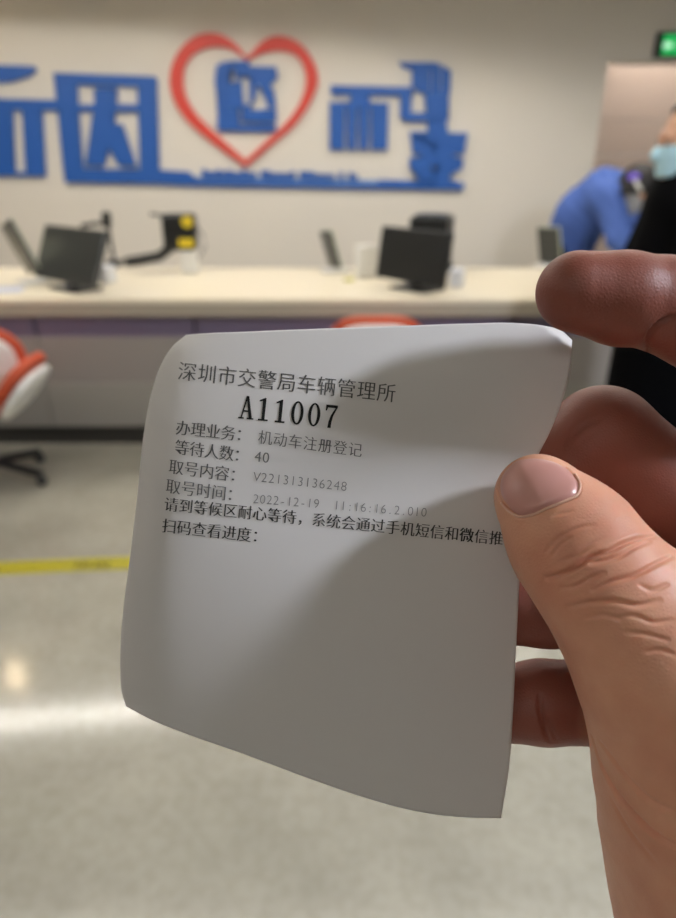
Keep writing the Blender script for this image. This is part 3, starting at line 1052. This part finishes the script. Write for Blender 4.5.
def paper_depth(px, py):
    px = np.asarray(px, float); py = np.asarray(py, float)
    D = np.full(np.broadcast(px, py).shape, 138.0)
    # upper left half rolls away from the viewer
    q = ((px - 440) * -0.622 + (py - 330) * -0.784) / 4.8
    qq = np.clip(q + 6, 0, None)
    D = D + 0.0105 * qq ** 2
    # top strip leans back
    tt = np.clip((430 - py) / 4.8, 0, None)
    D = D + 0.012 * tt ** 2
    # left edge curls back
    xl = smooth_interp(_lf[:, 1], _lf[:, 0], np.clip(py, 335, 706).ravel())[:, 0].reshape(py.shape)
    dl_ = np.clip(px - xl, 0, None)
    D = D + 7.5 * np.exp(-(dl_ / 15.0))
    # lower left sweeps back
    bl = np.clip(((380 - px) * 0.55 + (py - 600) * 0.83) / 4.8, 0, None)
    D = D + 0.0042 * bl ** 2
    # shallow hollow right of the middle where the fingers pinch it
    D = D + 1.6 * np.exp(-(((px - 470) / 95) ** 2 + ((py - 425) / 38) ** 2))
    # bent corner
    fold = np.clip(((px - 545) * 0.645 + (py - 326.5) * -0.764 + 0.0), 0, None)
    D = D + np.where((px > 535) & (py < 352), fold * 1.0, 0)
    return D


NU, NV = 150, 170


def bez(pts, n):
    P = np.array(pts, float)
    s = np.r_[0, np.cumsum(np.linalg.norm(np.diff(P, axis=0), axis=1))]
    return smooth_interp(s, P, np.linspace(0, s[-1], n))


T_, B_, L_, R_ = bez(TOP, NU), bez(BOT, NU), bez(LEFT, NV), bez(RIGHT, NV)
u = np.linspace(0, 1, NU)[None, :, None]
v = np.linspace(0, 1, NV)[:, None, None]
G = ((1 - v) * T_[None] + v * B_[None] + (1 - u) * L_[:, None] + u * R_[:, None]
     - ((1 - u) * (1 - v) * T_[0] + u * (1 - v) * T_[-1] + (1 - u) * v * B_[0] + u * v * B_[-1]))
GP = G.reshape(-1, 2)
PV = sight(GP[:, 0], GP[:, 1], paper_depth(GP[:, 0], GP[:, 1]))
idx = np.arange(NU * NV).reshape(NV, NU)
PF = np.stack([idx[:-1, :-1], idx[1:, :-1], idx[1:, 1:], idx[:-1, 1:]], -1).reshape(-1, 4)

M_paper = bpy.data.materials.new('thermal_paper')
M_paper.use_nodes = True
nt = M_paper.node_tree
b = nt.nodes['Principled BSDF']
b.inputs['Base Color'].default_value = lin((222, 220, 219))
b.inputs['Roughness'].default_value = 0.55
b.inputs['Specular IOR Level'].default_value = 0.25
tr = nt.nodes.new('ShaderNodeBsdfTranslucent')
tr.inputs['Color'].default_value = lin((225, 220, 214))
ms = nt.nodes.new('ShaderNodeMixShader')
ms.inputs[0].default_value = 0.16
out = nt.nodes['Material Output']
nt.links.new(b.outputs[0], ms.inputs[1]); nt.links.new(tr.outputs[0], ms.inputs[2]); nt.links.new(ms.outputs[0], out.inputs['Surface'])
tco = nt.nodes.new('ShaderNodeTexCoord'); nz = nt.nodes.new('ShaderNodeTexNoise'); nz.inputs['Scale'].default_value = 900
bp = nt.nodes.new('ShaderNodeBump'); bp.inputs['Strength'].default_value = 0.05; bp.inputs['Distance'].default_value = 0.0003
nt.links.new(tco.outputs['Object'], nz.inputs['Vector']); nt.links.new(nz.outputs['Fac'], bp.inputs['Height']); nt.links.new(bp.outputs[0], b.inputs['Normal'])

t_org = sight(330, 560, 139)[0]
ticket = mesh_from('queue_ticket', PV, PF, M_paper, None, t_org, True)
tag(ticket, 'curled white queue ticket printed with number A11007, held between thumb and fingers', 'ticket')
sol = ticket.modifiers.new('thickness', 'SOLIDIFY')
sol.thickness = 0.00008
sol.offset = 0.0
# front of the sheet must look to the viewer
ticket.data.flip_normals() if ticket.data.polygons[0].normal.dot(cF) > 0 else None

# --- printing
INK = {}


def ink(g):
    if g not in INK:
        INK[g] = mat('thermal_print_%d' % g, (g, g, g), 0.6, spec=0.2)
    return INK[g]


fc = bpy.data.curves.new('glyph_source', 'FONT')
fo = bpy.data.objects.new('glyph_source', fc)
COL.objects.link(fo)
fc.resolution_u = 4
_gl = {}


def glyph(ch, offset):
    k = (ch, offset)
    if k in _gl:
        return _gl[k]
    fc.body = ch
    fc.offset = offset
    dg = bpy.context.evaluated_depsgraph_get()
    dg.update()
    ev = fo.evaluated_get(dg)
    me = ev.to_mesh()
    V = np.array([v.co[:2] for v in me.vertices]) if len(me.vertices) else np.zeros((0, 2))
    F = [tuple(p.vertices) for p in me.polygons]
    ev.to_mesh_clear()
    _gl[k] = (V, F)
    return _gl[k]


def place(V, F, cx, cy, sx, sy, ex, ey, lift=0.14):
    """V in em units about its centre -> points on the sheet"""
    P = np.stack([cx + V[:, 0] * sx * ex[0] + V[:, 1] * sy * ey[0], cy + V[:, 0] * sx * ex[1] + V[:, 1] * sy * ey[1]], 1)
    return P


def print_line(text, p0, p1, size, g, name='printed_line', heavy=0.02, advance=None, thin=-0.012):
    """characters evenly spaced, first centred at p0 and last at p1 (pixels of the photograph)"""
    n = len(text)
    p0, p1 = np.array(p0, float), np.array(p1, float)
    ex = (p1 - p0) / np.linalg.norm(p1 - p0)
    ey = np.array([0.10, -0.995])
    AV, AF = [], []
    tot = 0
    for i, ch in enumerate(text):
        if ch == ' ':
            continue
        V, F = glyph(ch, -0.004 if ch in '微警' else thin)
        if not len(V):
            continue
        c = p0 + (p1 - p0) * (i / max(1, n - 1))
        wide = ord(ch) > 0x2000
        if wide:
            cen = np.array([0.48, 0.38])
        else:
            cen = np.array([(V[:, 0].min() + V[:, 0].max()) / 2, 0.36])
        for k in (-1, 1):
            W = V - cen
            W = W + np.array([heavy * k, 0])
            P = place(W, F, c[0], c[1], size, size * 1.04, ex, ey)
            AV.append(sight(P[:, 0], P[:, 1], paper_depth(P[:, 0], P[:, 1]) - 0.17 - 0.004 * k))
            AF += [tuple(j + tot for j in f) for f in F]
            tot += len(V)
    V = np.concatenate(AV)
    o = mesh_from(name, V, AF, ink(g), ticket, smooth=False)
    return o


def serif_char(ch):
    """bold typewriter-like serif digits in a 0..0.6 x 0..1 cell: list of polygons"""
    if ch == '1':
        return [[(0.24, 0.06), (0.38, 0.06), (0.38, 0.98), (0.33, 0.98), (0.24, 0.9)], [(0.10, 0), (0.52, 0), (0.52, 0.07), (0.10, 0.07)], [(0.10, 0.80), (0.30, 0.86), (0.33, 0.98), (0.10, 0.86)]]
    if ch == '7':
        return [[(0.06, 0.86), (0.56, 0.86), (0.56, 0.98), (0.06, 0.98)], [(0.06, 0.72), (0.11, 0.72), (0.16, 0.90), (0.06, 0.92)],
                [(0.48, 0.88), (0.56, 0.9), (0.40, 0.52), (0.35, 0.24), (0.34, 0.0), (0.20, 0.0), (0.22, 0.26), (0.30, 0.54)]]
    if ch == 'A':
        return [[(0.255, 0.98), (0.33, 0.98), (0.13, 0.05), (0.07, 0.05)], [(0.25, 0.98), (0.36, 0.98), (0.56, 0.05), (0.42, 0.05)],
                [(0.15, 0.30), (0.45, 0.30), (0.45, 0.37), (0.16, 0.37)], [(-0.02, 0), (0.22, 0), (0.22, 0.06), (-0.02, 0.06)], [(0.34, 0), (0.63, 0), (0.63, 0.06), (0.34, 0.06)]]
    if ch == '0':
        P = []
        n = 28
        for k in range(n):
            a0, a1 = 2 * math.pi * k / n, 2 * math.pi * (k + 1) / n
            P.append([(0.31 + 0.26 * math.cos(a0), 0.49 + 0.50 * math.sin(a0)), (0.31 + 0.26 * math.cos(a1), 0.49 + 0.50 * math.sin(a1)),
                      (0.31 + 0.13 * math.cos(a1), 0.49 + 0.43 * math.sin(a1)), (0.31 + 0.13 * math.cos(a0), 0.49 + 0.43 * math.sin(a0))])
        return P


def print_number(text, p0, p1, size, g):
    p0, p1 = np.array(p0, float), np.array(p1, float)
    ex = (p1 - p0) / np.linalg.norm(p1 - p0)
    ey = np.array([0.10, -0.995])
    AV, AF, tot = [], [], 0
    for i, ch in enumerate(text):
        c = p0 + (p1 - p0) * (i / (len(text) - 1))
        for j, pl in enumerate(serif_char(ch)):
            pl = [tuple(np.array(pl[q]) + (np.array(pl[(q + 1) % len(pl)]) - np.array(pl[q])) * w_ / 4) for q in range(len(pl)) for w_ in range(4)] if len(pl) > 4 or ch != '0' else pl
            W = np.array(pl) - np.array([0.31, 0.49])
            P = place(W, None, c[0], c[1], size, size, ex, ey)
            AV.append(sight(P[:, 0], P[:, 1], paper_depth(P[:, 0], P[:, 1]) - 0.17 - 0.002 * (j % 5)))
            AF.append(tuple(range(tot, tot + len(pl))))
            tot += len(pl)
    return mesh_from('printed_number', np.concatenate(AV), AF, ink(g), ticket, smooth=False)


print_line('深圳市交警局车辆管理所', (187, 371.5), (386, 392.5), 19.5, 88, 'printed_heading', heavy=0.012, thin=-0.009)
print_number('A11007', (247, 407.5), (331, 416.5), 23.5, 26)
print_line('办理业务：', (183, 428), (243, 434.5), 15.5, 84)
print_line('机动车注册登记', (265, 437.5), (355, 449.5), 14.6, 104, heavy=0.012)
print_line('等待人数：', (182, 447.5), (241, 455), 15.5, 88)
print_line('40', (258, 456.3), (266, 457.3), 14.5, 112, heavy=0.012)
print_line('取号内容：', (176, 467), (237, 475), 15.5, 92)
print_line('V221313136248', (257, 476.5), (344, 486), 13.0, 132, heavy=0.0, thin=-0.014)
print_line('取号时间：', (173, 486.5), (234, 494.5), 15.5, 100)
print_line('2022-12-19  11:16:16.2.010', (256, 498.5), (424, 512), 12.5, 136, heavy=0.0, thin=-0.014)
print_line('请到等候区耐心等待，系统会通过手机短信和微信推', (171, 504.5), (496, 538), 14.6, 58, heavy=0.026)
print_line('扫码查看进度：', (169, 526), (259, 536), 15.0, 52, heavy=0.026)
bpy.data.objects.remove(fo)

# ------------------------------------------------------------------ the hand
PXMM = FPX


def J(px, py, D, r_px):
    """joint in camera-space mm (x right, y up, z towards the viewer negative depth)"""
    return ((px - CX) / FPX * D, -(py - CY) / FPX * D, -D, r_px / FPX * D)


THUMB = [J(538, 497, 129, 43), J(572, 541, 127, 57.5), J(611, 594, 122, 61), J(668, 676, 121, 70)]
THENAR = [J(668, 676, 121, 70), J(733, 785, 124, 114), J(768, 905, 130, 128), J(770, 1010, 140, 118)]
INDEX = [J(577, 292, 126, 40), J(622, 299, 127, 45.5), J(662, 304, 128, 45.5), J(745, 345, 132, 50), J(850, 430, 150, 55)]
MIDDLE = [J(516, 505, 148.5, 41), J(558, 468, 151, 46), J(602, 440, 151, 53), J(662, 494, 150, 56), J(880, 545, 158, 56)]
RING = [J(470, 606, 152, 36), J(545, 602, 151, 44), J(640, 606, 150, 45), J(870, 640, 160, 52)]
PINKY = [J(478, 704, 156, 35), J(543, 702, 154, 40.5), J(600, 702, 153, 41), J(700, 705, 154, 44), J(840, 740, 160, 48)]
WR = J(830, 1060, 152, 105)
PALM = [[INDEX[-1], WR], [MIDDLE[-1], WR], [RING[-1], WR], [PINKY[-1], J(845, 1050, 156, 90)], [INDEX[-1], PINKY[-1]], [J(700, 640, 126, 70), J(800, 560, 145, 60)]]
ARM = [WR, J(900, 1500, 150, 135), J(960, 1900, 152, 165)]


def hand_sdf(P):
    th = chain(P, THUMB, 6)
    th = smin(th, chain(P, THENAR, 16), 12)
    pm = None
    for c_ in PALM:
        q = chain(P, c_, 4)
        pm = q if pm is None else smin(pm, q, 8)
    ar = capsule(P, ARM[0][:3], ARM[1][:3], ARM[0][3], ARM[1][3])
    pm = smin(pm, ar, 20)
    fg = None
    for F_ in (INDEX, MIDDLE, RING, PINKY):
        q = chain(P, F_, 1.5)
        fg = q if fg is None else smin(fg, q, 0.8)
    a = smin(th, pm, 14)
    c = smin(fg, pm, 8)
    return smin(a, c, 0.8)


def trace(px, py, steps=60):
    px = np.asarray(px, float); py = np.asarray(py, float)
    d = np.stack([(px - CX) / FPX, -(py - CY) / FPX, -np.ones_like(px)], 1)
    nrm = np.linalg.norm(d, axis=1)
    dn = d / nrm[:, None]
    t = np.full(len(px), 80.0)
    for _ in range(steps):
        s = hand_sdf(dn * t[:, None])
        t = t + np.clip(s, -5, 8) * 0.9
    return dn * t[:, None]


HV, HF = surface_nets(hand_sdf, (25, -235, -195), (180, 60, -88), 0.5)

CREASES = [
    (0.85, 0.75, [(545, 578), (557, 575), (576, 567), (590, 557), (607, 551.5), (625, 543), (640, 538), (655, 536)]),
    (0.6, 0.7, [(590, 563), (606, 560), (619, 556), (636, 546), (650, 541)]),
    (0.55, 0.7, [(593, 591), (610, 582), (631, 576), (654, 565), (672, 556)]),
    (0.45, 0.7, [(567, 607), (590, 602), (616, 601), (636, 605), (660, 600)]),
    (0.30, 0.6, [(560, 588), (575, 586), (590, 578), (604, 572)]),
    (0.30, 0.6, [(615, 618), (636, 616), (652, 622), (672, 620)]),
    (0.28, 0.6, [(626, 632), (645, 634), (668, 640)]),
    (0.30, 0.6, [(640, 585), (652, 590), (668, 584)]),
    (0.25, 0.6, [(585, 618), (603, 615), (622, 620)]),
    (0.22, 0.6, [(646, 652), (660, 650), (676, 655)]),
    (0.28, 0.6, [(546, 552), (554, 541), (566, 533), (581, 527), (594, 525)]),
    (0.22, 0.6, [(552, 556), (559, 546), (570, 538)]),
    (0.22, 0.6, [(560, 561), (574, 556), (590, 545), (604, 538)]),
    (0.20, 0.6, [(553, 516), (562, 513), (572, 511)]),
    (0.80, 0.9, [(592, 737), (598, 757), (612, 786), (632, 812), (655, 834), (680, 848)]),
    (0.45, 0.9, [(600, 742), (625, 775), (650, 800), (676, 812)]),
    (0.25, 0.9, [(612, 800), (630, 832), (655, 862)]),
    (0.9, 0.8, [(646, 352), (648, 338), (656, 326), (664, 320), (672, 316)]),
    (0.7, 0.9, [(550, 742), (545, 728), (541, 712), (540, 696)]),
    (0.3, 0.8, [(557, 742), (551, 728), (549, 715)]),
    (0.28, 1.3, [(566, 448), (573, 436), (585, 425), (598, 419)]),
    (0.16, 1.2, [(575, 452), (583, 440), (594, 432)]),
    (0.5, 0.5, [(497, 489), (501, 501), (508, 509), (518, 515.5), (530, 514), (548, 506.5), (565, 500), (577, 493.5), (579, 484), (573, 474), (566, 467)]),
]
# finer mesh where the knuckle folds of the thumb are
bmh = bmesh.new()
bv = [bmh.verts.new(p) for p in HV.tolist()]
for f in HF:
    try:
        bmh.faces.new([bv[int(i)] for i in f])
    except ValueError:
        pass
hx, hy = CX + FPX * HV[:, 0] / -HV[:, 2], CY - FPX * HV[:, 1] / -HV[:, 2]
inz = (hx > 490) & (hx < 690) & (hy > 450) & (hy < 870) & (HV[:, 2] > -131)
fs = [f for f in bmh.faces if all(inz[v.index] for v in f.verts)] if not bmh.verts.index_update() else []
bmesh.ops.subdivide_edges(bmh, edges=list({e for f in fs for e in f.edges}), cuts=1, use_grid_fill=True)
bmh.verts.index_update()
HV = np.array([v.co[:] for v in bmh.verts], float)
HF = [[v.index for v in f.verts] for f in bmh.faces]
bmh.free()
for _ in range(2):
    HV = HV - gradient(hand_sdf, HV, 0.15) * (hand_sdf(HV) * 0.9)[:, None]
N0 = gradient(hand_sdf, HV, 0.2)
disp = np.zeros(len(HV))
for dep, wid, pts in CREASES:
    wid, dep = max(wid * 0.55, 0.34), dep * 1.4
    q = resample(pts, 90)
    C3 = trace(q[:, 0], q[:, 1])
    lo_, hi_ = C3.min(0) - 4, C3.max(0) + 4
    sel = np.where(((HV > lo_) & (HV < hi_)).all(1))[0]
    if not len(sel):
        continue
    dm = np.linalg.norm(HV[sel][:, None] - C3[None], axis=2)
    dd = dm.min(1)
    dep = dep * np.sqrt(np.sin(np.pi * (dm.argmin(1) + 3) / 96))      # furrows fade out at their ends
    # raised lips at both sides of the furrow
    disp[sel] += -dep * np.exp(-(dd / wid) ** 2) + 0.05 * dep * np.exp(-((dd - 2.1 * wid) / wid) ** 2)
HV2 = HV + N0 * disp[:, None]


def to_world(V):
    V = np.asarray(V) / 1000.0
    return np.array(C0)[None] + np.outer(V[:, 0], np.array(cR)) + np.outer(V[:, 1], np.array(cU)) - np.outer(V[:, 2], np.array(cF))


M_skin = bpy.data.materials.new('hand_skin')
M_skin.use_nodes = True
nt = M_skin.node_tree
b = nt.nodes['Principled BSDF']
tc = nt.nodes.new('ShaderNodeTexCoord')
na = nt.nodes.new('ShaderNodeTexNoise'); na.inputs['Scale'].default_value = 70; na.inputs['Detail'].default_value = 6
ra = nt.nodes.new('ShaderNodeValToRGB')
ra.color_ramp.elements[0].position = 0.3; ra.color_ramp.elements[0].color = lin((204, 140, 114))
ra.color_ramp.elements[1].position = 0.7; ra.color_ramp.elements[1].color = lin((222, 166, 136))
at = nt.nodes.new('ShaderNodeAttribute'); at.attribute_name = 'finger_tint_shade'
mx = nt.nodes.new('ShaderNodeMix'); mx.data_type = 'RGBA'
mx.inputs[7].default_value = lin((138, 80, 66))  # redder finger skin, darkened further with shade put into the colour
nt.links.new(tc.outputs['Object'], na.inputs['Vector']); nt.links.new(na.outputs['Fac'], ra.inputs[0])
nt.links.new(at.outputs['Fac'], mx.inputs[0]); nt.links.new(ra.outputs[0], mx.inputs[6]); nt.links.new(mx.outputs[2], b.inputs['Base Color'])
vo = nt.nodes.new('ShaderNodeTexVoronoi'); vo.inputs['Scale'].default_value = 1500; vo.feature = 'DISTANCE_TO_EDGE'
n3 = nt.nodes.new('ShaderNodeTexNoise'); n3.inputs['Scale'].default_value = 420; n3.inputs['Detail'].default_value = 4
ad = nt.nodes.new('ShaderNodeMath'); ad.operation = 'ADD'
nt.links.new(tc.outputs['Object'], vo.inputs['Vector']); nt.links.new(tc.outputs['Object'], n3.inputs['Vector'])
nt.links.new(vo.outputs['Distance'], ad.inputs[0]); nt.links.new(n3.outputs['Fac'], ad.inputs[1])
bp = nt.nodes.new('ShaderNodeBump'); bp.inputs['Strength'].default_value = 0.2; bp.inputs['Distance'].default_value = 0.0005
nt.links.new(ad.outputs[0], bp.inputs['Height']); nt.links.new(bp.outputs[0], b.inputs['Normal'])
b.inputs['Roughness'].default_value = 0.48
b.inputs['Specular IOR Level'].default_value = 0.4
b.inputs['Subsurface Weight'].default_value = 0.25
b.inputs['Subsurface Radius'].default_value = (1.0, 0.35, 0.2)
b.inputs['Subsurface Scale'].default_value = 0.0025

h_org = to_world(np.array([J(720, 780, 128, 1)[:3]]))[0]
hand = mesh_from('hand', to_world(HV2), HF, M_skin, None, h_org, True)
tag(hand, 'right hand reaching in from the right, pinching the ticket between thumb and fingers', 'hand')
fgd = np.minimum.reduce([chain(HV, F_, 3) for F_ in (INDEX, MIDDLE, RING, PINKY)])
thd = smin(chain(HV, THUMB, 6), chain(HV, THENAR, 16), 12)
att = hand.data.attributes.new('finger_tint_shade', 'FLOAT', 'POINT')
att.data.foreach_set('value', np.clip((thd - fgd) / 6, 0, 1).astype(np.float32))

# thumb nail
M_nail = mat('thumb_nail', (200, 146, 136), 0.36, spec=0.5, noise=0.06, nscale=300)
M_nailedge = mat('nail_free_edge', (226, 208, 188), 0.35)
NAIL = [(508, 466), (513, 461.5), (522, 458.5), (532, 457.5), (545, 458.5), (556, 461.5), (566, 467), (573, 474), (578.5, 484), (576.5, 493), (565, 499), (548, 505.5), (530, 513.5), (519, 515), (509, 508.5), (502, 500), (498.5, 488), (501, 475), (508, 466)]
ol = resample(NAIL, 97)[:-1]
cen = np.array([538, 484.0])
V2 = [cen[None]]
rings = 12
for r in range(1, rings + 1):
    V2.append(cen + (ol - cen) * (r / rings))
V2 = np.concatenate(V2)
lift = np.r_[0.4, np.repeat([0.4 - 0.6 * max(0, (r / rings - 0.8) / 0.2) ** 2 for r in range(1, rings + 1)], 96)]
# a faint lengthwise ridge
ra_, rb_ = np.array([524.0, 470.0]), np.array([544.0, 506.0])
rd_ = (rb_ - ra_) / np.linalg.norm(rb_ - ra_)
off_ = (V2 - ra_) @ np.array([-rd_[1], rd_[0]])
lift = lift + 0.06 * np.exp(-(off_ / 5.0) ** 2) * np.clip((lift + 0.2) / 0.6, 0, 1)
base3 = trace(V2[:, 0], V2[:, 1])
nn = gradient(hand_sdf, base3, 0.2)
NV3 = base3 + nn * lift[:, None]
F3 = [(0, 1 + (k + 1) % 96, 1 + k) for k in range(96)]
for r in range(rings - 1):
    for k in range(96):
        a_, b_ = 1 + r * 96 + k, 1 + r * 96 + (k + 1) % 96
        F3.append((a_, b_, b_ + 96, a_ + 96))
nail = mesh_from('nail', to_world(NV3), F3, M_nail, hand, smooth=True)
bm = bmesh.new(); bm.from_mesh(nail.data); bmesh.ops.recalc_face_normals(bm, faces=bm.faces[:])
if sum(f.normal.dot(cF) for f in bm.faces) > 0:
    bmesh.ops.reverse_faces(bm, faces=bm.faces[:])
bm.to_mesh(nail.data); bm.free()
nail['label'] = 'smooth pink thumbnail'
# dry pale skin along the root of the nail
cu = resample([(501, 503), (508, 510.5), (518, 516.5), (531, 515), (549, 507.5), (566, 500.5), (577.5, 494.5), (580.5, 484), (575, 474)], 60)
c3 = trace(cu[:, 0], cu[:, 1])
cw = to_world(c3 + gradient(hand_sdf, c3, 0.2) * 0.02)
m = MB()
m.tube([Vector(p) for p in cw], 0.00022, 8)
cut = m.build('cuticle', mat('dry_cuticle', (226, 182, 160), 0.6, noise=0.2, nscale=900), hand, smooth=True)
